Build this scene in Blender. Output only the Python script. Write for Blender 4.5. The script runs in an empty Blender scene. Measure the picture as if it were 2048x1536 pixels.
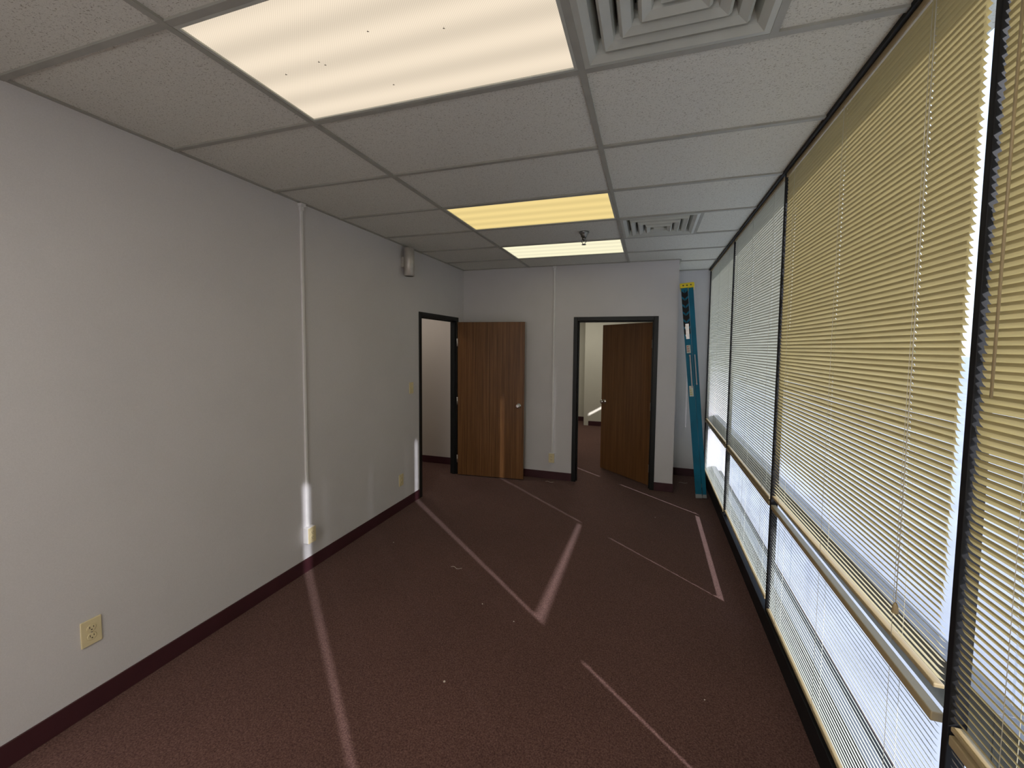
import bpy, bmesh, math, random
from mathutils import Vector, Matrix
random.seed(7)
sc=bpy.context.scene
sc.view_settings.view_transform='Standard'
sc.view_settings.look='None'
sc.view_settings.exposure=0.0
COL=sc.collection
# ------------------------------------------------------------ dimensions
XL,XR=-2.394,0.703
YB,YR=5.141,5.875
XC=0.300
H=2.699
G0=-1.480; W4=1.2192; G1=G0+W4; G2=G1+0.61
Y0=0.966; L2=0.6096
REAR=-3.0
NB=9.0            # far wall of the next room
PY=[-1.82,-.29,1.245,2.795,4.31,5.86]   # window posts
# ------------------------------------------------------------ materials
def newmat(n):
    m=bpy.data.materials.new(n); m.use_nodes=True
    nt=m.node_tree; b=nt.nodes['Principled BSDF']
    return m,nt,b
def N(nt,t,**k):
    n=nt.nodes.new(t)
    for a,v in k.items(): setattr(n,a,v)
    return n
def coords(nt,scale=(1,1,1),rot=(0,0,0),which='Object'):
    tc=N(nt,'ShaderNodeTexCoord'); mp=N(nt,'ShaderNodeMapping')
    mp.inputs['Scale'].default_value=scale; mp.inputs['Rotation'].default_value=rot
    nt.links.new(tc.outputs[which],mp.inputs[0]); return mp.outputs[0]
def ramp(nt,src,stops):
    r=N(nt,'ShaderNodeValToRGB'); e=r.color_ramp.elements
    e[0].position=stops[0][0]; e[0].color=stops[0][1]
    e[1].position=stops[-1][0]; e[1].color=stops[-1][1]
    for p,c in stops[1:-1]:
        x=e.new(p); x.color=c
    nt.links.new(src,r.inputs[0]); return r
def noise(nt,vec,scale,detail=3,rough=.5):
    n=N(nt,'ShaderNodeTexNoise'); n.inputs['Scale'].default_value=scale
    n.inputs['Detail'].default_value=detail; n.inputs['Roughness'].default_value=rough
    nt.links.new(vec,n.inputs['Vector']); return n.outputs['Fac']
def bump(nt,b,src,strength,dist=.01):
    bp=N(nt,'ShaderNodeBump'); bp.inputs['Strength'].default_value=strength; bp.inputs['Distance'].default_value=dist
    nt.links.new(src,bp.inputs['Height']); nt.links.new(bp.outputs[0],b.inputs['Normal'])
def mul(c,k): return (c[0]*k,c[1]*k,c[2]*k,1)
def simple(n,c,rough=.5,metal=0,var=.08,scale=12,spec=.5,bs=0):
    m,nt,b=newmat(n); v=coords(nt); f=noise(nt,v,scale,4)
    r=ramp(nt,f,[(.3,mul(c,1-var)),(.7,mul(c,1+var))]); nt.links.new(r.outputs[0],b.inputs['Base Color'])
    b.inputs['Roughness'].default_value=rough; b.inputs['Metallic'].default_value=metal
    b.inputs['Specular IOR Level'].default_value=spec
    if bs: bump(nt,b,noise(nt,v,scale*12,3),bs,.002)
    return m
def mixmul(nt,a,b_,fac=1):
    mx=N(nt,'ShaderNodeMix',data_type='RGBA',blend_type='MULTIPLY'); mx.inputs['Factor'].default_value=fac
    nt.links.new(a,mx.inputs['A']); nt.links.new(b_,mx.inputs['B']); return mx.outputs['Result']
def wallmat(n,c):
    m,nt,b=newmat(n); v=coords(nt)
    big=noise(nt,v,1.3,4,.6); r=ramp(nt,big,[(.3,mul(c,.96)),(.7,mul(c,1.03))])
    fine=noise(nt,v,220,3,.6); r2=ramp(nt,fine,[(.3,(.95,.95,.95,1)),(.7,(1.03,1.03,1.03,1))])
    nt.links.new(mixmul(nt,r.outputs[0],r2.outputs[0]),b.inputs['Base Color'])
    b.inputs['Roughness'].default_value=.6; b.inputs['Specular IOR Level'].default_value=.35
    bump(nt,b,noise(nt,v,140,3,.6),.12,.002)
    return m
M_wall=wallmat('painted_wall',(.63,.612,.622,1))
M_wall2=wallmat('painted_wall_cream',(.62,.60,.52,1))
M_wall3=wallmat('painted_wall_beige',(.60,.55,.50,1))
def carpet():
    m,nt,b=newmat('burgundy_carpet'); v=coords(nt)
    f=noise(nt,v,140,5,.8); r=ramp(nt,f,[(.34,(.048,.022,.018,1)),(.5,(.112,.056,.046,1)),(.66,(.20,.112,.092,1))])
    g=noise(nt,v,1.6,4,.6); r2=ramp(nt,g,[(.3,(.92,.92,.92,1)),(.7,(1.07,1.07,1.07,1))])
    nt.links.new(mixmul(nt,r.outputs[0],r2.outputs[0]),b.inputs['Base Color'])
    b.inputs['Roughness'].default_value=.97; b.inputs['Specular IOR Level'].default_value=.1
    b.inputs['Sheen Weight'].default_value=.08
    bump(nt,b,f,.25,.003); return m
M_carpet=carpet()
def tile():
    m,nt,b=newmat('fissured_ceiling_tile'); v=coords(nt,(1,1.4,1))
    f=noise(nt,v,150,2,.6); pits=ramp(nt,f,[(.0,(.32,.30,.25,1)),(.34,(.42,.40,.34,1)),(.40,(.69,.685,.625,1)),(1,(.74,.735,.67,1))])
    v2=coords(nt,(1,1,1)); g=noise(nt,v2,430,2,.5); r2=ramp(nt,g,[(.3,(.84,.84,.84,1)),(.55,(1.02,1.02,1.02,1))])
    nt.links.new(mixmul(nt,pits.outputs[0],r2.outputs[0]),b.inputs['Base Color'])
    b.inputs['Roughness'].default_value=.9; b.inputs['Specular IOR Level'].default_value=.1
    hr=ramp(nt,f,[(.30,(0,0,0,1)),(.40,(1,1,1,1))]); bump(nt,b,hr.outputs[0],.3,.003); return m
M_tile=tile()
M_grid=simple('painted_grid_metal',(.35,.345,.305,1),.45)
M_base=simple('burgundy_vinyl_baseboard',(.052,.014,.019,1),.45)
M_black=simple('black_metal',(.010,.010,.011,1),.55,spec=.25)
M_frame=simple('black_door_frame',(.012,.013,.013,1),.4,spec=.3)
M_ivory=simple('ivory_plastic',(.72,.62,.38,1),.4,var=.04)
M_slot=simple('dark_slot',(.05,.04,.03,1),.6)
M_white=simple('white_plastic',(.74,.73,.73,1),.45,var=.04)
M_vent=simple('vent_enamel',(.50,.51,.46,1),.4,var=.04)
M_ventdark=simple('vent_throat',(.16,.16,.15,1),.7)
M_chrome=simple('chrome',(.75,.74,.72,1),.18,1,var=.03)
M_steel=simple('dull_sprinkler_metal',(.22,.22,.21,1),.35,1,var=.1)
M_step=simple('dull_step_metal',(.30,.30,.30,1),.5,.8,var=.1)
M_alum=simple('brushed_aluminium',(.60,.58,.55,1),.38,1,var=.15,scale=30)
M_satin=simple('satin_pale_metal',(.56,.53,.49,1),.45,.55,var=.10,scale=20)
M_winframe=simple('grey_window_frame',(.16,.16,.17,1),.4,.5)
M_conc=simple('pale_concrete',(.38,.39,.42,1),.9,var=.12,scale=2)
M_debris=simple('pale_scrap',(.65,.58,.5,1),.8)
M_teal=simple('teal_fibreglass',(.001,.13,.22,1),.5,var=.12,scale=6,spec=.25)
M_yellow=simple('yellow_plastic',(.85,.66,.02,1),.4,var=.05)
M_rubber=simple('grey_rubber',(.30,.32,.32,1),.6)
M_cord=simple('white_cord',(.75,.72,.62,1),.6)
M_rail=simple('tan_enamel',(.40,.31,.17,1),.4,var=.05)
def wood(n,c1,c2,c3,s=1.0):
    m,nt,b=newmat(n); v=coords(nt,(60*s,60*s,.9))
    f=noise(nt,v,1.0,5,.6); v2=coords(nt,(160,160,2.2)); g=noise(nt,v2,1.2,3,.7)
    r=ramp(nt,f,[(.30,c1),(.5,c2),(.70,c3)])
    r2=ramp(nt,g,[(.35,(.74,.72,.70,1)),(.6,(1.06,1.06,1.06,1))])
    nt.links.new(mixmul(nt,r.outputs[0],r2.outputs[0],.9),b.inputs['Base Color'])
    b.inputs['Roughness'].default_value=.38; b.inputs['Specular IOR Level'].default_value=.4
    return m
M_wood=wood('walnut_veneer',(.10,.042,.014,1),(.175,.078,.026,1),(.24,.115,.042,1))
M_wood2=wood('walnut_veneer_smooth',(.13,.055,.018,1),(.175,.078,.026,1),(.215,.10,.036,1),.6)
def slatmat(n,c,tr):
    m,nt,b=newmat(n); out=nt.nodes['Material Output']
    v=coords(nt,(2,2,60)); f=noise(nt,v,2,2); r=ramp(nt,f,[(.3,mul(c,.92)),(.7,mul(c,1.06))])
    nt.links.new(r.outputs[0],b.inputs['Base Color']); b.inputs['Roughness'].default_value=.36
    t=N(nt,'ShaderNodeBsdfTranslucent'); nt.links.new(r.outputs[0],t.inputs[0])
    mx=N(nt,'ShaderNodeMixShader'); mx.inputs[0].default_value=tr
    nt.links.new(b.outputs[0],mx.inputs[1]); nt.links.new(t.outputs[0],mx.inputs[2])
    nt.links.new(mx.outputs[0],out.inputs[0]); return m
M_slat=slatmat('tan_blind_slat',(.47,.385,.18,1),.22)
M_slat2=slatmat('pale_blind_slat',(.58,.58,.48,1),.18)
def glass():
    m,nt,b=newmat('window_glass'); out=nt.nodes['Material Output']
    t=N(nt,'ShaderNodeBsdfTransparent'); t.inputs[0].default_value=(.90,.92,.94,1)
    g=N(nt,'ShaderNodeBsdfGlossy'); g.inputs['Roughness'].default_value=.02
    v=coords(nt); f=noise(nt,v,3,2); r=ramp(nt,f,[(.3,(.8,.8,.8,1)),(.7,(.9,.9,.9,1))]); nt.links.new(r.outputs[0],g.inputs[0])
    mx=N(nt,'ShaderNodeMixShader'); mx.inputs[0].default_value=.05
    nt.links.new(t.outputs[0],mx.inputs[1]); nt.links.new(g.outputs[0],mx.inputs[2]); nt.links.new(mx.outputs[0],out.inputs[0]); return m
M_glass=glass()
def lens(n,c,s,lo=.8):
    m,nt,b=newmat(n); out=nt.nodes['Material Output']
    tc=N(nt,'ShaderNodeTexCoord'); sp=N(nt,'ShaderNodeSeparateXYZ'); nt.links.new(tc.outputs['Object'],sp.inputs[0])
    mt=N(nt,'ShaderNodeMath',operation='MULTIPLY'); mt.inputs[1].default_value=2*math.pi/.15
    nt.links.new(sp.outputs['Y'],mt.inputs[0])
    cs=N(nt,'ShaderNodeMath',operation='COSINE'); nt.links.new(mt.outputs[0],cs.inputs[0])
    mr=N(nt,'ShaderNodeMapRange'); mr.inputs['From Min'].default_value=-1; mr.inputs['To Min'].default_value=1; mr.inputs['To Max'].default_value=lo
    nt.links.new(cs.outputs[0],mr.inputs['Value'])
    rp=N(nt,'ShaderNodeMath',operation='MULTIPLY'); rp.inputs[1].default_value=2*math.pi/.008
    ad=N(nt,'ShaderNodeMath',operation='ADD'); nt.links.new(sp.outputs['X'],ad.inputs[0]); nt.links.new(sp.outputs['Y'],ad.inputs[1])
    nt.links.new(ad.outputs[0],rp.inputs[0]); sn=N(nt,'ShaderNodeMath',operation='SINE'); nt.links.new(rp.outputs[0],sn.inputs[0])
    m2=N(nt,'ShaderNodeMapRange'); m2.inputs['From Min'].default_value=-1; m2.inputs['To Min'].default_value=.90; m2.inputs['To Max'].default_value=1.03
    nt.links.new(sn.outputs[0],m2.inputs['Value'])
    pm=N(nt,'ShaderNodeMath',operation='MULTIPLY'); nt.links.new(mr.outputs[0],pm.inputs[0]); nt.links.new(m2.outputs[0],pm.inputs[1])
    ps=N(nt,'ShaderNodeMath',operation='MULTIPLY'); ps.inputs[1].default_value=s; nt.links.new(pm.outputs[0],ps.inputs[0])
    e=N(nt,'ShaderNodeEmission'); e.inputs[0].default_value=c; nt.links.new(ps.outputs[0],e.inputs[1])
    nt.links.new(e.outputs[0],out.inputs[0]); return m
# ------------------------------------------------------------ mesh helpers
def bbox(bm,x0,x1,y0,y1,z0,z1):
    vs=[bm.verts.new((x,y,z)) for x in (x0,x1) for y in (y0,y1) for z in (z0,z1)]
    for f in ((0,1,3,2),(4,6,7,5),(0,4,5,1),(2,3,7,6),(0,2,6,4),(1,5,7,3)):
        bm.faces.new([vs[i] for i in f])
    return vs
def bcyl(bm,p0,p1,r0,r1=None,seg=20,cap=True):
    r1=r0 if r1 is None else r1
    p0=Vector(p0);p1=Vector(p1);d=(p1-p0).normalized()
    a=d.orthogonal().normalized(); b=d.cross(a)
    A=[];B=[]
    for i in range(seg):
        t=2*math.pi*i/seg; o=a*math.cos(t)+b*math.sin(t)
        A.append(bm.verts.new(p0+o*r0)); B.append(bm.verts.new(p1+o*r1))
    for i in range(seg):
        j=(i+1)%seg; f=bm.faces.new([A[i],A[j],B[j],B[i]]); f.smooth=True
    if cap:
        bm.faces.new(A[::-1]); bm.faces.new(B)
def blathe(bm,p,axis,prof,seg=24):
    p=Vector(p); d=Vector(axis).normalized(); a=d.orthogonal().normalized(); b=d.cross(a)
    rings=[]
    for (h,r) in prof:
        rings.append([bm.verts.new(p+d*h+(a*math.cos(2*math.pi*i/seg)+b*math.sin(2*math.pi*i/seg))*max(r,1e-4)) for i in range(seg)])
    for A,B in zip(rings,rings[1:]):
        for i in range(seg):
            j=(i+1)%seg; f=bm.faces.new([A[i],A[j],B[j],B[i]]); f.smooth=True
    bm.faces.new(rings[0][::-1]); bm.faces.new(rings[-1])
def mk(name,bm,mat,parent=None,loc=(0,0,0),rot=None,bevel=0,**props):
    bmesh.ops.recalc_face_normals(bm,faces=bm.faces)
    me=bpy.data.meshes.new(name); bm.to_mesh(me); bm.free()
    for m in (mat if isinstance(mat,(list,tuple)) else [mat]): me.materials.append(m)
    o=bpy.data.objects.new(name,me); COL.objects.link(o); o.location=loc
    if rot: o.rotation_euler=rot
    if parent: o.parent=parent
    if bevel:
        bv=o.modifiers.new('bevel','BEVEL'); bv.width=bevel; bv.segments=2; bv.limit_method='ANGLE'
    for k,v in props.items(): o[k]=v
    return o
def emp(name,loc=(0,0,0),rot=None,**props):
    o=bpy.data.objects.new(name,None); COL.objects.link(o); o.location=loc; o.empty_display_size=.1
    if rot: o.rotation_euler=rot
    for k,v in props.items(): o[k]=v
    return o
def wbox(name,x0,x1,y0,y1,z0,z1,mat,label,bevel=0,cat='wall'):
    c=((x0+x1)/2,(y0+y1)/2,z0); bm=bmesh.new(); bbox(bm,x0-c[0],x1-c[0],y0-c[1],y1-c[1],0,z1-z0)
    return mk(name,bm,mat,None,c,bevel=bevel,kind='structure',label=label,category=cat)
def multibox(name,boxes,mat,label,cat,bevel=0):
    bm=bmesh.new()
    for b in boxes: bbox(bm,*b)
    return mk(name,bm,mat,None,(0,0,0),bevel=bevel,kind='structure',label=label,category=cat)
# ------------------------------------------------------------ shell
wbox('floor',-4.2,1.0,REAR-.1,NB+.6,-.12,0,M_carpet,'dark burgundy loop-pile office carpet floor',cat='floor')
D1a,D1b=4.00,4.975
D2a,D2b=-.898,.093
DH=2.063
T=.12
TL=.075
multibox('wall_left',[(XL-TL,XL,REAR,D1a+.01,0,H+.1),(XL-TL,XL,D1b-.01,YB+T,0,H+.1),(XL-TL,XL,D1a+.01,D1b-.01,DH-.01,H+.1)],M_wall,'light grey painted side wall with a door opening','wall')
multibox('wall_back',[(XL,D2a+.01,YB,YB+T,0,H+.1),(D2b-.01,XC,YB,YB+T,0,H+.1),(D2a+.01,D2b-.01,YB,YB+T,DH-.01,H+.1)],M_wall,'light grey painted end wall with a door opening','wall')
wbox('wall_recess_side',XC-T,XC,YB+T,YR+T,0,H+.1,M_wall,'grey painted side of the shallow recess')
wbox('wall_recess_back',XC,1.0,YR,YR+T,0,H+.1,M_wall,'grey painted end of the shallow recess')
wbox('wall_rear',XL-TL,1.0,REAR-.1,REAR,0,H+.1,M_wall,'light grey painted wall closing the office')
multibox('wall_next_room',[(-1.22,.9,NB,NB+.1,0,H+.1),(-1.32,-1.22,NB,NB+.5,0,H+.1),(-2.9,-1.22,NB+.5,NB+.6,0,H+.1),(-2.95,-2.85,YB+T+.2,NB+.6,0,H+.1)],M_wall2,'cream painted walls of the adjoining room','wall')
multibox('wall_right',[(.75,.9,YR+T,7.2,0,H+.1),(.75,.9,7.6,NB+.1,0,H+.1),(.75,.9,7.2,7.6,0,1.40),(.75,.9,7.2,7.6,1.54,H+.1)],M_wall2,'cream painted outer wall of the adjoining room','wall')  # unseen narrow opening shaped so the sun throws a slanting streak inside
multibox('wall_corridor',[(-4.1,XL-TL,5.30,5.40,0,H+.1),(-4.2,-4.1,2.6,5.4,0,H+.1),(-4.1,XL-TL,2.5,2.6,0,H+.1)],M_wall3,'beige painted corridor walls beyond the open door','wall')
bh=.10; bt=.008
def base(name,boxes): multibox(name,boxes,M_base,'dark burgundy vinyl baseboard','baseboard',.002)
base('baseboard_left',[(XL,XL+bt,REAR,D1a,0,bh),(XL,XL+bt,D1b,YB,0,bh)])
base('baseboard_back',[(XL,D2a,YB-bt,YB,0,bh),(D2b,XC+bt,YB-bt,YB,0,bh)])
base('baseboard_recess',[(XC,XC+bt,YB,YR,0,bh),(XC,.70,YR-bt,YR,0,bh)])
base('baseboard_corridor',[(-4.1,XL-TL,5.30-bt,5.30,0,bh)])
base('baseboard_next_room',[(-1.22,.75,NB-bt,NB,0,bh),(-2.85,-1.32,NB+.5-bt,NB+.5,0,bh),(-1.32-bt,-1.32,NB,NB+.5,0,bh)])
# ------------------------------------------------------------ ceiling
ceil=emp('ceiling',(0,0,H),kind='structure',label='suspended ceiling of fissured acoustic tiles in a metal grid',category='ceiling')
rows=range(-7,8)
lights={0,3,5,-3,-6}; vents={0,4,-4}
bm=bmesh.new(); bg=bmesh.new()
def tq(x0,x1,y0,y1): bbox(bm,x0,x1,y0,y1,.004,.018)
hw=.012
for r in rows:
    a=Y0+r*L2; b=a+L2
    a=max(a,REAR); 
    if b<=REAR: continue
    bm_b=min(b,YB); bR=min(b,YR)
    if a<YB:
        tq(XL,G0,a,bm_b)
        if r not in lights: tq(G0,G1,a,bm_b)
    if a<YR:
        if r in vents: tq(G2,XR+.02,a,bR)
        else:
            if a<YB: tq(G1,XR+.02,a,bm_b)
            if bR>YB: tq(XC,XR+.02,max(a,YB),bR)
tq(XR+.02,1.0,REAR,YR)
mk('tile_panel',bm,M_tile,ceil)
for r in rows:
    y=Y0+r*L2
    if REAR<y<YB: bbox(bg,XL,XR,y-hw,y+hw,-.005,.006)
    elif YB<=y<YR: bbox(bg,XC,XR,y-hw,y+hw,-.005,.006)
for x in (G0,G1): bbox(bg,x-hw,x+hw,REAR,YB,-.006,.0062)
for r in vents:
    bbox(bg,G2-hw,G2+hw,Y0+r*L2,Y0+(r+1)*L2,-.0055,.0061)
for (a,b,c,d) in ((XL,XL+.02,REAR,YB),(XL,XC,YB-.02,YB),(XC,XC+.02,YB,YR),(XC,XR,YR-.02,YR)): bbox(bg,a,b,c,d,-.003,.0055)
mk('ceiling_grid',bg,M_grid,ceil)
bm=bmesh.new(); bbox(bm,-4.2,.9,YB+T,NB+.6,.12,.16); bbox(bm,-4.2,XL-TL,2.4,5.5,.12,.16); bbox(bm,-4.2,1.0,REAR-.1,NB+.6,.30,.35)
bbox(bm,-2.9,XC-T,YB+T,NB+.6,0.0,.02); bbox(bm,-4.2,XL-TL,2.5,5.4,0,.02); bbox(bm,XC-T,.9,YR+T,NB+.1,0,.02)
mk('upper_slab',bm,M_tile,ceil)
# ------------------------------------------------------------ ceiling lights
def clight(r,c,s,label,lo=.8,x0=G0):
    y=Y0+r*L2; e=emp('ceiling_light',(x0+W4/2,y+L2/2,H-.004),label=label,category='ceiling light',group='recessed ceiling lights')
    hx,hy=W4/2-.012,L2/2-.012
    b=bmesh.new()
    for q in ((-hx,hx,-hy,-hy+.014,0,.03),(-hx,hx,hy-.014,hy,0,.03),(-hx,-hx+.014,-hy+.014,hy-.014,0,.03),(hx-.014,hx,-hy+.014,hy-.014,0,.03)): bbox(b,*q)
    mk('light_frame',b,M_vent,e,bevel=.002)
    b=bmesh.new(); bbox(b,-hx,hx,-hy,hy,.09,.10)
    for q in ((-hx,hx,-hy,-hy+.004,.03,.09),(-hx,hx,hy-.004,hy,.03,.09),(-hx,-hx+.004,-hy,hy,.03,.09),(hx-.004,hx,-hy,hy,.03,.09)): bbox(b,*q)
    mk('light_housing',b,M_vent,e)
    b=bmesh.new(); bbox(b,-hx+.014,hx-.014,-hy+.014,hy-.014,.006,.010)
    mk('light_lens',b,lens('lens_%d'%r,c,s,lo),e)
    return e
cl=clight(0,(1,.85,.66,1),.95,'fluorescent ceiling light with a warm white prismatic lens',.82)
clight(3,(1,.77,.32,1),.95,'fluorescent ceiling light with a yellowed prismatic lens',.86)
clight(5,(1,.94,.66,1),1.05,'fluorescent ceiling light with a pale yellow lens near the end wall',.88)
clight(-3,(1,.94,.86,1),15,'unseen ceiling light with a white prismatic lens, added as room fill',.8)  # this and the next: strong out-of-view fixtures added to fill the room
clight(-6,(1,.94,.86,1),15,'unseen ceiling light with a white prismatic lens, added as room fill',.8)
b=bmesh.new()
for (x,y) in ((-.45,.0),(-.28,-.02),(-.02,-.09),(.22,-.03),(-.1,.17),(-.27,.0)):
    bcyl(b,(x,y,.003),(x+.006,y+.003,.003),.0012,.0008,6); bcyl(b,(x,y+.004,.004),(x+.005,y-.003,.004),.0005,.0005,5)
mk('insect_speck',b,M_slot,cl,kind='stuff')
# ------------------------------------------------------------ air vents
def vent(r,label):
    e=emp('ceiling_vent',(G1+.305,Y0+r*L2+L2/2,H-.004),label=label,category='air vent',group='ceiling air vents')
    def ring(b,o,zo,i,zi):
        A=[b.verts.new((sx*o,sy*o,zo)) for sx,sy in ((-1,-1),(1,-1),(1,1),(-1,1))]
        B=[b.verts.new((sx*i,sy*i,zi)) for sx,sy in ((-1,-1),(1,-1),(1,1),(-1,1))]
        for k in range(4): b.faces.new([A[k],A[(k+1)%4],B[(k+1)%4],B[k]])
    h=.293
    b=bmesh.new(); ring(b,h,0,.272,-.004); ring(b,.272,-.004,.248,.010); ring(b,.248,.010,.234,.055)
    mk('vent_flange',b,M_vent,e)
    for (o,i,d) in ((.226,.178,-.008),(.166,.118,-.016),(.106,.060,-.024)):
        b=bmesh.new(); ring(b,o+.004,d+.060,o-.004,d+.014); ring(b,o-.004,d+.014,o-.014,d); ring(b,o-.014,d,i+.006,d+.010); ring(b,i+.006,d+.010,i,d+.026); ring(b,i,d+.026,i-.004,d+.07)
        mk('vent_louver',b,M_vent,e)
    b=bmesh.new(); ring(b,.048,.04,.040,-.022); A=[b.verts.new((sx*.040,sy*.040,-.022)) for sx,sy in ((-1,-1),(1,-1),(1,1),(-1,1))]; b.faces.new(A)
    mk('vent_core',b,M_vent,e)
    b=bmesh.new(); bbox(b,-h,h,-h,h,.062,.10)
    mk('vent_throat',b,M_ventdark,e)
vent(0,'large square stepped metal air vent beside the bright light')
vent(4,'square stepped metal air vent near the end wall')
vent(-4,'square stepped metal air vent in the tile ceiling')
# ------------------------------------------------------------ sprinkler
e=emp('ceiling_sprinkler',(-.574,3.72,H),label='dull metal pendant fire sprinkler hanging from a ceiling tile',category='sprinkler')
b=bmesh.new(); blathe(b,(0,0,.004),(0,0,-1),[(0,.042),(.006,.044),(.016,.036),(.03,.028),(.045,.026),(.047,.014)]); mk('escutcheon',b,M_steel,e)
b=bmesh.new(); blathe(b,(0,0,-.04),(0,0,-1),[(0,.014),(.012,.018),(.022,.018),(.026,.010),(.034,.006)],16)
for s in (-1,1):
    bcyl(b,(s*.014,0,-.06),(s*.022,0,-.078),.003,seg=8); bcyl(b,(s*.022,0,-.078),(s*.006,0,-.1),.003,seg=8)
mk('sprinkler_body',b,M_steel,e)
b=bmesh.new(); blathe(b,(0,0,-.10),(0,0,-1),[(0,.006),(.004,.020),(.007,.020),(.008,.004)],18); mk('deflector',b,M_steel,e)
# ------------------------------------------------------------ doors
def frame(e,w,depth=.14):
    b=bmesh.new(); fw=.05
    for q in ((-w/2,-w/2+fw,0,DH),(w/2-fw,w/2,0,DH),(-w/2+fw,w/2-fw,DH-fw,DH)):
        bbox(b,q[0],q[1],-depth/2,depth/2,q[2],q[3])
    for q in ((-w/2+fw,-w/2+fw+.014,0,DH-fw),(w/2-fw-.014,w/2-fw,0,DH-fw),(-w/2+fw,w/2-fw,DH-fw-.014,DH-fw)):
        bbox(b,q[0],q[1],-.018,.018,q[2],q[3])
    return mk('door_frame',b,M_frame,e,bevel=.003)
def leaf(e,loc,ang,w,mat,knobside):
    b=bmesh.new(); bbox(b,0,w,-.022,.022,.012,2.0)
    l=mk('door_leaf',b,mat,e,loc,(0,0,ang),bevel=.002)
    for s in (-1,1):
        b=bmesh.new(); blathe(b,(w-.065,s*.022,.95),(0,s,0),[(0,.032),(.006,.031),(.010,.014),(.032,.012),(.038,.022),(.050,.028),(.062,.026),(.070,.014)],20)
        mk('door_knob',b,M_chrome,l,label='round chrome door knob')
    for z in (.22,.98,1.74):
        b=bmesh.new(); bcyl(b,(-.006,knobside*.024,z-.05),(-.006,knobside*.024,z+.05),.007,seg=10); bbox(b,-.004,.003,-.022,.022,z-.05,z+.05)
        mk('door_hinge',b,M_alum,l)
    return l
d1=emp('door_1',(XL-TL/2,(D1a+D1b)/2,0),kind='structure',label='open walnut veneer door in a black metal frame on the side wall',category='door')
f=frame(d1,D1b-D1a,.095); f.rotation_euler=(0,0,math.pi/2)
hx,hy=XL+.035-(XL-TL/2), 4.915-(D1a+D1b)/2
leaf(d1,(hx,hy,0),math.atan2(.075,.89),.878,M_wood,-1)
d2=emp('door_2',((D2a+D2b)/2,YB+T/2,0),kind='structure',label='walnut veneer door standing ajar into the adjoining room',category='door')
frame(d2,D2b-D2a)
leaf(d2,(D2b-.05-(D2a+D2b)/2,.075,0),math.pi-math.atan2(.60,.655),.875,M_wood2,-1)
# ------------------------------------------------------------ electrics
def outlet(y,z,label,name='wall_outlet',switch=False):
    e=emp(name,(XL,y,z),label=label,category='light switch' if switch else 'outlet')
    plate(e,switch); return e
def plate(e,switch=False):
    b=bmesh.new(); bbox(b,0,.007,-.038,.038,-.060,.060); mk('cover_plate',b,M_ivory,e,bevel=.003)
    if switch:
        b=bmesh.new(); bbox(b,.005,.018,-.005,.005,-.004,.012); mk('toggle',b,M_ivory,e,bevel=.001)
        for z in (-.03,.03):
            b=bmesh.new(); bcyl(b,(.006,0,z),(.0082,0,z),.0035,seg=10); mk('screw',b,M_alum,e)
    else:
        for z in (-.0195,.0195):
            b=bmesh.new(); blathe(b,(.0055,0,z),(1,0,0),[(0,.0172),(.003,.0172),(.0038,.0160)],20)
            r=mk('receptacle',b,M_ivory,e)
            b=bmesh.new(); bbox(b,.009,.0097,-.0082,-.0058,z-.001,z+.009); bbox(b,.009,.0097,.0058,.0078,z,z+.008); bcyl(b,(.009,0,z-.007),(.0097,0,z-.007),.0028,seg=10)
            mk('socket_slot',b,M_slot,r)
        b=bmesh.new(); bcyl(b,(.006,0,0),(.0085,0,0),.0032,seg=10); mk('screw',b,M_alum,e)
outlet(1.145,.376,'ivory duplex wall outlet on the grey side wall')
outlet(3.64,.313,'ivory duplex wall outlet beside the black door frame')
outlet(3.84,1.245,'ivory toggle light switch beside the black door frame','light_switch',True)
def raceway(loc,rz,ztop,label):
    e=emp('cable_raceway',loc,(0,0,rz),label=label,category='cable raceway')
    b=bmesh.new(); bbox(b,0,.016,-.010,.010,.34,ztop); mk('raceway_channel',b,M_white,e,bevel=.003)
    b=bmesh.new(); bbox(b,0,.02,-.016,.016,ztop-.05,ztop-.001); bbox(b,0,.034,-.022,.022,ztop-.022,ztop-.001); mk('ceiling_fitting',b,M_white,e,bevel=.003)
    b=bmesh.new(); bbox(b,0,.045,-.036,.036,.225,.345); bx=mk('surface_box',b,M_white,e,bevel=.004)
    b=bmesh.new(); bbox(b,.045,.051,-.036,.036,.2265,.3435); p=mk('cover_plate',b,M_ivory,e,bevel=.003)
    for z in (.2655,.3045):
        b=bmesh.new(); blathe(b,(.0495,0,z),(1,0,0),[(0,.0172),(.003,.0172),(.0038,.0160)],20); r=mk('receptacle',b,M_ivory,e)
        b=bmesh.new(); bbox(b,.0525,.0537,-.0082,-.0058,z-.001,z+.009); bbox(b,.0525,.0537,.0058,.0078,z,z+.008); bcyl(b,(.0525,0,z-.007),(.0537,0,z-.007),.0028,seg=10)
        mk('socket_slot',b,M_slot,r)
raceway((XL,2.405,0),0,H-.006,'slim white surface raceway with an outlet box on the side wall')
raceway((-1.1455,YB,0),-math.pi/2,H-.006,'slim white surface raceway with an outlet box on the end wall')
e=emp('wall_light',(XL,3.70,2.39),label='satin metal cylinder light mounted high on the grey wall',category='wall light')
b=bmesh.new(); blathe(b,(.075,0,0),(0,0,1),[(0,.048),(.001,.050),(.273,.050),(.275,.048)],32); mk('cylinder_shade',b,M_satin,e)
b=bmesh.new(); bcyl(b,(.075,0,-.002),(.075,0,.001),.041,seg=24); mk('lamp_aperture',b,M_ventdark,e)
b=bmesh.new(); bbox(b,0,.03,-.03,.03,.09,.19); mk('mounting_bracket',b,M_satin,e,bevel=.003)
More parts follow.
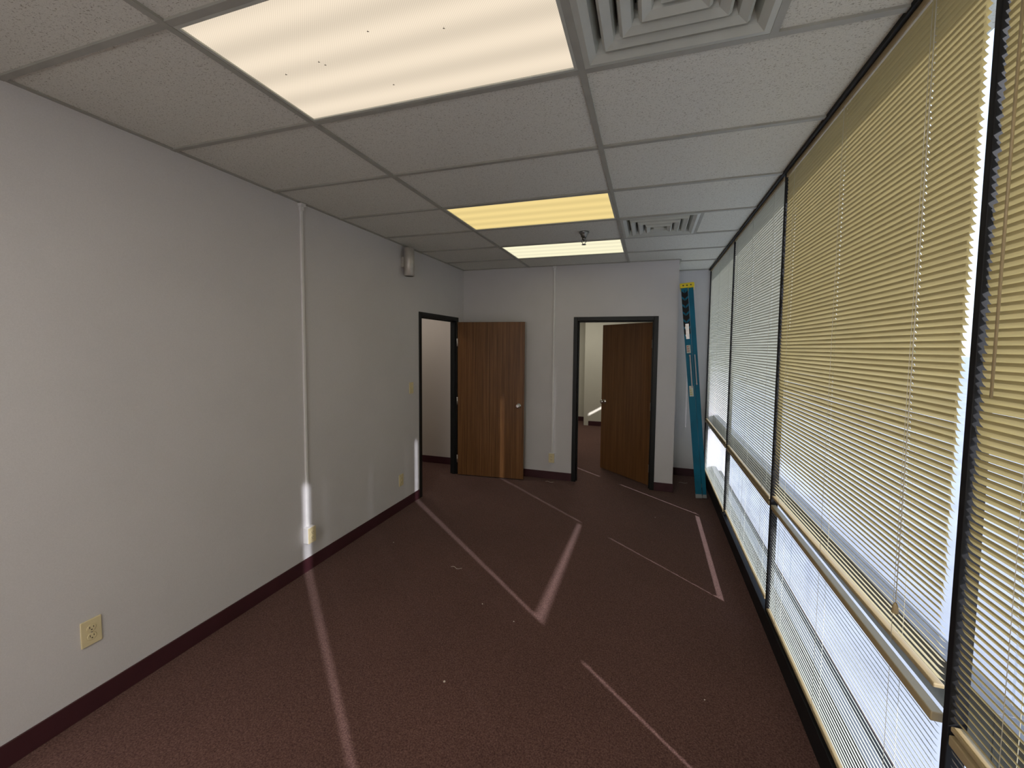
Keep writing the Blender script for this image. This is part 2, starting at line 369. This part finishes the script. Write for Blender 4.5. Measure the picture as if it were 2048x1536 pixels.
# ------------------------------------------------------------ window wall
XG=.835
ys=[REAR]+PY
sill_top=.11
PW=.010
multibox('trim_1',[(.704,.93,REAR,YR,0,sill_top)],M_black,'low black curb running under the windows','trim',.003)
multibox('trim_2',[(.698,.712,REAR,YR,H-.013,H+.004)],M_black,'thin black channel along the ceiling edge','trim')
for i,y in enumerate(PY):
    wbox('trim_%d'%(i+3),.714,.752,y-PW,y+PW if i<5 else YR,sill_top,H+.004,M_black,'slim black window post',.002,cat='window post')
MZ0,MZ1=.70,.835
for i in range(len(ys)-1):
    a=ys[i]; b_=ys[i+1]-.001
    e=emp('window_%d'%(i+1),(XG,(a+b_)/2,sill_top),kind='structure',label='tall office window pane in a dark metal frame',category='window')
    hw2=(b_-a)/2; b=bmesh.new()
    zt=H+.004-sill_top
    bbox(b,-.03,.03,-hw2,hw2,MZ0-sill_top,MZ1-sill_top)
    bbox(b,-.03,.03,-hw2,hw2,0,.056); bbox(b,-.03,.03,-hw2,hw2,zt-.03,zt)
    mk('window_mullion',b,M_winframe,e,bevel=.002)
    b=bmesh.new(); bbox(b,-.003,.003,-hw2,hw2,.056,MZ0-sill_top); bbox(b,-.003,.003,-hw2,hw2,MZ1-sill_top,zt-.03)
    mk('glass_pane',b,M_glass,e)
# ------------------------------------------------------------ blinds
XS=.728
def blind(ya,yb,z0,z1,mat,label,cords,tilt=62,loose=0,wand=None,tassel=None,raise_end=0,opn=30,sag=.010,wandlen=1.1,holes=True):
    Lh=(yb-ya); e=emp('window_blind',(XS,ya,z0),label=label,category='window blind',group='mini blinds on the window wall')
    hd=.026
    b=bmesh.new(); bbox(b,-.014,.014,.0,Lh,z1-z0-hd,z1-z0); mk('headrail',b,M_rail,e,bevel=.003)
    b=bmesh.new(); pitch=.0185; n=int((z1-z0-hd-.014)/pitch); w=.0235
    rnd=random.Random(int(ya*1000+z0*77))
    hole=[]
    step=Lh/8
    pts=set([0,Lh]+[step*k for k in range(1,8)])
    for c in cords:
        if not holes: break
        pts-= {p for p in pts if abs(p-c*Lh)<.03 and 0<p<Lh}
        pts|={c*Lh-.0015,c*Lh+.0015}; hole.append(c*Lh)
    pts=sorted(pts)
    tc=[0,.36,.64,1]
    for k in range(n):
        zc=.020+pitch*(k+.5)
        t=math.radians(tilt+rnd.uniform(-1.5,1.5))
        if loose and k<loose:
            fct=1-k/loose; t=math.radians(tilt-opn*fct)
        amp=rnd.uniform(-.0008,.0008); jit=rnd.uniform(-.003,.003)
        ph=rnd.uniform(0,6.28)
        cols=[]
        for y in pts:
            sagz=amp*math.sin(y*5+ph)
            if loose and k<loose: sagz+=-sag*math.sin(math.pi*min(1,y/Lh))*(1-k/loose)*(k/loose)+raise_end*(1-y/Lh)*(1-k/loose)
            col=[]
            for s in tc:
                u=(s-.5)*w; bow=.0022*(1-(2*s-1)**2)
                dx=-u*math.cos(t)-bow*math.sin(t); dz=u*math.sin(t)-bow*math.cos(t)
                col.append(b.verts.new((dx,y+jit,zc+dz+sagz)))
            cols.append(col)
        for ci in range(len(cols)-1):
            mid=(pts[ci]+pts[ci+1])/2; ish=any(abs(mid-h)<.003 for h in hole)
            for s in range(3):
                if ish and s==1: continue
                f=b.faces.new([cols[ci][s],cols[ci+1][s],cols[ci+1][s+1],cols[ci][s+1]]); f.smooth=True
    mk('slats',b,mat,e)
    b=bmesh.new(); vs=bbox(b,-.012,.012,0,Lh,0,.012)
    for v in vs: v.co.z+=raise_end*(1-v.co.y/Lh)
    br=mk('bottom_rail',b,M_rail,e,bevel=.003)
    for c in cords:
        for sx in (-.0135,.0135):
            b=bmesh.new(); bcyl(b,(sx,c*Lh,.008),(sx,c*Lh,z1-z0-hd),.0007,seg=5)
            mk('ladder_cord',b,M_cord,e)
    if wand is not None:
        b=bmesh.new(); bcyl(b,(-.022,wand*Lh,z1-z0-.03),(-.024,wand*Lh,z1-z0-wandlen),.0028,seg=8); mk('tilt_wand',b,M_rail,e)
    if tassel is not None:
        b=bmesh.new(); bcyl(b,(-.020,tassel[0]*Lh,z1-z0-.02),(-.022,tassel[0]*Lh,tassel[1]+.02),.0012,seg=6); mk('pull_cord',b,M_cord,e)
        b=bmesh.new(); blathe(b,(-.022,tassel[0]*Lh,tassel[1]+.025),(0,0,-1),[(0,.003),(.012,.007),(.03,.009),(.032,.006)],12); mk('cord_tassel',b,M_rail,e)
    return e
UZ=.778; LT=.768; BZ=.117
ztop=H-.006
def bays(i): return PY[i]+PW,PY[i+1]-PW
E=.005
a,b_=bays(0); blind(a+.010,b_-E,UZ,ztop,M_slat,'tan aluminium mini blind over the window, slats closed',(.12,.5,.88),holes=False); blind(a+.010,b_-E,BZ,LT,M_slat,'tan aluminium mini blind over the low window',(.12,.5,.88),holes=False)
a,b_=bays(1); blind(a+.052,b_-E,UZ,ztop,M_slat,'tan aluminium mini blind beside the slim black post',(.12,.5,.90),tilt=63,wand=.955,loose=34,opn=8,sag=.004); blind(a+.052,b_-E,BZ,LT,M_slat2,'pale mini blind over the low window, slats half open',(.12,.5,.88),tilt=56,holes=False)
a,b_=bays(2); blind(a+.044,b_-E,.811,ztop,M_slat,'wide tan mini blind with sagging lower slats',(.13,.5,.90),tilt=62,loose=14,raise_end=.020,tassel=(.11,.12)); blind(a+.042,b_-E,BZ,LT,M_slat2,'pale mini blind over the low window, slats half open',(.13,.5,.88),tilt=54,holes=False)
a,b_=bays(3); blind(a+.032,b_-E,UZ,ztop,M_slat2,'pale grey mini blind between two black posts',(.12,.5,.88),tilt=64); blind(a+.032,b_-E,BZ+.034,LT,M_slat2,'pale mini blind over the low window, slats half open',(.12,.5,.88),tilt=56,holes=False)
a,b_=bays(4); blind(a+.040,b_-E,UZ,ztop,M_slat2,'pale mini blind next to the leaning ladder',(.12,.5,.88),tilt=62); blind(a+.040,b_-E,BZ,LT,M_slat2,'pale mini blind over the low window near the recess',(.12,.5,.88),tilt=56,holes=False)
# ------------------------------------------------------------ stepladder
th=math.atan2(.230,2.43)
lad=emp('stepladder',(.630,5.225,.009),(0,-th,-math.radians(4.5)),label='folded teal fibreglass stepladder with yellow top leaning on the recess wall',category='ladder')
LZ=2.43
HB,HT=.215,.150
def rail(b,y0,y1,xa0,xb0,xa1,xb1,z0,z1,s,th=.004,fl=.028):
    def prism(a0,a1,c0,c1):
        v=[]
        for (z,y,xr) in ((z0,y0,a0),(z1,y1,a1)):
            for x in xr:
                for c in (c0,c1): v.append(b.verts.new((x,y+c,z)))
        for f in ((0,1,3,2),(4,6,7,5),(0,4,5,1),(2,3,7,6),(0,2,6,4),(1,5,7,3)): b.faces.new([v[i] for i in f])
    prism((xa0,xb0),(xa1,xb1),0,s*th)
    prism((xa0,xa0+th),(xa1,xa1+th),-s*fl,0)
    prism((xb0-th,xb0),(xb1-th,xb1),-s*fl,0)
for s in (-1,1):
    b=bmesh.new(); rail(b,s*HB,s*HT,-.070,-.002,-.076,-.003,.03,LZ-.05,s); mk('side_rail',b,M_teal,lad)
    b=bmesh.new(); rail(b,s*(HB-.010),s*(HT-.008),.003,.044,.002,.054,.03,LZ-.06,s); mk('rear_rail',b,M_teal,lad)
    b=bmesh.new(); bbox(b,-.072,-.001,s*HB-.03*(s>0)-.004,s*HB+.03*(s<0)+.004,0,.05); mk('foot',b,M_rubber,lad,bevel=.004)
    b=bmesh.new(); bbox(b,.002,.046,s*(HB-.010)-.028*(s>0)-.004,s*(HB-.010)+.028*(s<0)+.004,0,.045); mk('foot',b,M_rubber,lad,bevel=.004)
for k in range(7):
    z=.30+k*.30; w=HB-(z/LZ)*(HB-HT)
    b=bmesh.new(); bbox(b,-.064,-.010,-w+.002,w-.002,z,z+.006); bbox(b,-.064,-.060,-w+.002,w-.002,z-.025,z); bbox(b,-.014,-.010,-w+.002,w-.002,z-.025,z)
    mk('step',b,M_step,lad)
for k in range(5):
    z=.32+k*.43; w=(HB-.012)-(z/LZ)*(HB-HT)
    b=bmesh.new(); bbox(b,.015,.032,-w+.002,w-.002,z,z+.02); mk('rear_brace',b,M_step,lad)
b=bmesh.new(); bbox(b,-.086,.066,-.168,.168,LZ-.055,LZ)
mk('top_cap',b,M_yellow,lad,bevel=.010)
for (x,z) in ((-.05,LZ-.028),(-.01,LZ-.03),(.03,LZ-.028)):
    b=bmesh.new(); bcyl(b,(x,-.1695,z),(x,-.167,z),.008,seg=12); mk('cap_hole',b,M_slot,lad)
for y in (-.1,0,.1):
    b=bmesh.new(); bcyl(b,(0,y,LZ-.001),(0,y,LZ+.001),.018,seg=16); mk('cap_hole',b,M_slot,lad)
def yr(z): return -HB+(HB-HT)*(z-.03)/(LZ-.08)-.0055
def gq(b,x0,x1,z0,z1,sk=0):
    v=[b.verts.new(p) for p in ((x0,yr(z0),z0),(x1,yr(z0+sk),z0+sk),(x1,yr(z1+sk),z1+sk),(x0,yr(z1),z1))]; b.faces.new(v)
b=bmesh.new()
for z in (1.86,1.945,2.03,2.115,2.20,2.285): gq(b,-.073,-.042,z,z+.060,-.03); gq(b,-.040,-.007,z-.03,z+.03,.03)
gq(b,-.044,-.038,1.82,2.35)
mk('rail_graphic',b,M_black,lad,label='black leaf-like stripe graphic')
for (z0,z1,c) in ((1.64,1.73,0),(1.15,1.27,1)):
    b=bmesh.new(); gq(b,-.060,-.018,z0,z1); mk('warning_label',b,simple('label_paper%d'%c,(.55,.55,.48,1),.5) ,lad,label='white warning sticker')
    for j in range(3):
        b=bmesh.new(); zz=z0+.02+j*.024
        v=[b.verts.new(p) for p in ((-.056,yr(zz)-.001,zz),(-.03-.004*j,yr(zz)-.001,zz),(-.03-.004*j,yr(zz+.008)-.001,zz+.008),(-.056,yr(zz+.008)-.001,zz+.008))]; b.faces.new(v)
        mk('label_print',b,simple('label_ink%d%d'%(c,j),(.45,.05,.03,1) if c==0 else (.55,.50,.03,1),.5),lad)
for s in (-1,1):
    b=bmesh.new(); y=s*.190
    bbox(b,-.035,-.022,y+s*.004-.002,y+s*.004+.002,1.25,1.62); bbox(b,.016,.027,y-.002,y+.002,1.28,1.62); bcyl(b,(-.03,s*.16,1.61),(-.03,s*.200,1.61),.010,seg=10); bcyl(b,(.022,s*.16,1.29),(.022,s*.198,1.29),.009,seg=10)
    mk('spreader',b,M_step,lad)
    b=bmesh.new(); bcyl(b,(-.04,s*.150,1.93),(-.04,s*.182,1.93),.022,seg=14); bcyl(b,(-.04,s*.150,1.84),(-.04,s*.184,1.84),.020,seg=14); bbox(b,-.055,-.02,s*.174-.003,s*.174+.003,1.8,1.97)
    mk('hinge_bracket',b,M_alum,lad)
# ------------------------------------------------------------ bits on the carpet
def scrap(x,y,s,kind=0,label='tiny pale paper scrap on the burgundy carpet'):
    b=bmesh.new()
    if kind==0:
        pts=[(math.cos(t)*s*random.uniform(.6,1),math.sin(t)*s*random.uniform(.5,1)) for t in (0,1,2,3,4,5)]
        lo=[b.verts.new((p[0],p[1],.0)) for p in pts]; hi=[b.verts.new((p[0]*.9,p[1]*.9,s*.3+random.uniform(0,s*.3))) for p in pts]
        b.faces.new(lo[::-1]); b.faces.new(hi)
        for i in range(6): b.faces.new([lo[i],lo[(i+1)%6],hi[(i+1)%6],hi[i]])
        mk('paper_scrap',b,M_debris,None,(x,y,0.001),label=label,category='debris')
    else:
        pr=None
        for i in range(9):
            p=Vector((s*(i-4)/4,.25*s*math.sin(i*.9),.002))
            if pr: bcyl(b,pr,p,.0013,seg=6)
            pr=p
        mk('thread_scrap',b,M_debris,None,(x,y,0),label='pale curled thread lying on the burgundy carpet',category='debris')
scrap(-.94,1.80,.009); scrap(-1.36,2.80,.045,1); scrap(-2.05,3.0,.006); scrap(-.75,2.35,.005); scrap(.30,2.1,.004); scrap(.1,4.3,.006); scrap(-1.0,2.45,.005); scrap(-1.15,5.02,.05,1); scrap(.45,5.55,.05,1)
# ------------------------------------------------------------ outside
wbox('ground',1.0,90,-30,160,-.25,-.15,M_conc,'sunlit pale concrete outside',cat='ground')
m_h=simple('foliage',(.13,.18,.11,1),.9,var=.4,scale=3)
b=bmesh.new(); rr=random.Random(3)
for k in range(46):
    c=Vector((15+rr.uniform(-.7,.7),34+k*2.0,rr.uniform(.8,2.4))); mt=Matrix.Translation(c)@Matrix.Diagonal((1.8,1.8,rr.uniform(1.7,2.3),1))
    bmesh.ops.create_icosphere(b,subdivisions=2,radius=1.0,matrix=mt)
for v in b.verts: v.co+=Vector((rr.uniform(-.15,.15),rr.uniform(-.15,.15),rr.uniform(-.15,.15)))
mk('hedge',b,m_h,None,(0,0,-.15),label='leafy green hedge outside the windows',category='hedge',kind='stuff')
# ------------------------------------------------------------ lighting
w=bpy.data.worlds.new('World'); sc.world=w; w.use_nodes=True; nt=w.node_tree
bgn=nt.nodes['Background']; tc=N(nt,'ShaderNodeTexCoord'); sp=N(nt,'ShaderNodeSeparateXYZ'); nt.links.new(tc.outputs['Generated'],sp.inputs[0])
r=ramp(nt,sp.outputs['Z'],[(0.0,(.90,.95,1,1)),(.7,(.52,.70,1,1))]); nt.links.new(r.outputs[0],bgn.inputs[0]); bgn.inputs[1].default_value=2.2
S=bpy.data.lights.new('sun','SUN'); S.energy=8.5; S.angle=math.radians(.8); S.color=(1,.95,.97)
so=bpy.data.objects.new('sun',S); COL.objects.link(so)
d=Vector((1,-.85,.6035)); so.rotation_euler=d.to_track_quat('Z','Y').to_euler(); so.location=(6,-5,4)
def lamp(name,loc,e,c,size=.5):
    l=bpy.data.lights.new(name,'AREA'); l.energy=e; l.color=c; l.shape='SQUARE'; l.size=size
    o=bpy.data.objects.new(name,l); COL.objects.link(o); o.location=loc; return o
lamp('next_room_lamp',(-1.2,7.6,H-.05),24,(1,.95,.82),.9)
lamp('corridor_lamp',(-3.2,4.4,H-.05),8,(1,.91,.82),.6)
l=bpy.data.lights.new('rear_fill_light','POINT'); l.energy=38; l.color=(1,.99,.97); l.shadow_soft_size=.3  # unseen point light added behind the camera to brighten ceiling and room
o=bpy.data.objects.new('rear_fill_light',l); COL.objects.link(o); o.location=(-.7,-2.2,1.3)
# ------------------------------------------------------------ camera
cam=bpy.data.cameras.new('camera'); co=bpy.data.objects.new('camera',cam); COL.objects.link(co); sc.camera=co
cam.sensor_fit='HORIZONTAL'; cam.sensor_width=36; cam.clip_start=.02; cam.clip_end=500
cam.lens=831.72/2048*36
cam.shift_x=-(1030.1257-1024)/2048; cam.shift_y=(743.2046-768)/2048
yaw,pit,rol=[math.radians(a) for a in (17.8542,3.4527,.5390)]
rows3=[]
for (x,y,z) in ((1,0,0),(0,1,0),(0,0,1)):
    c,s=math.cos(yaw),math.sin(yaw); xr=c*x+s*y; yf=-s*x+c*y
    c,s=math.cos(pit),math.sin(pit); fw=c*yf-s*z; up=s*yf+c*z
    c,s=math.cos(rol),math.sin(rol); rows3.append((c*xr+s*up,-s*xr+c*up,-fw))
m4=Matrix(rows3).to_4x4(); m4.translation=(0,0,1.6939); co.matrix_world=m4
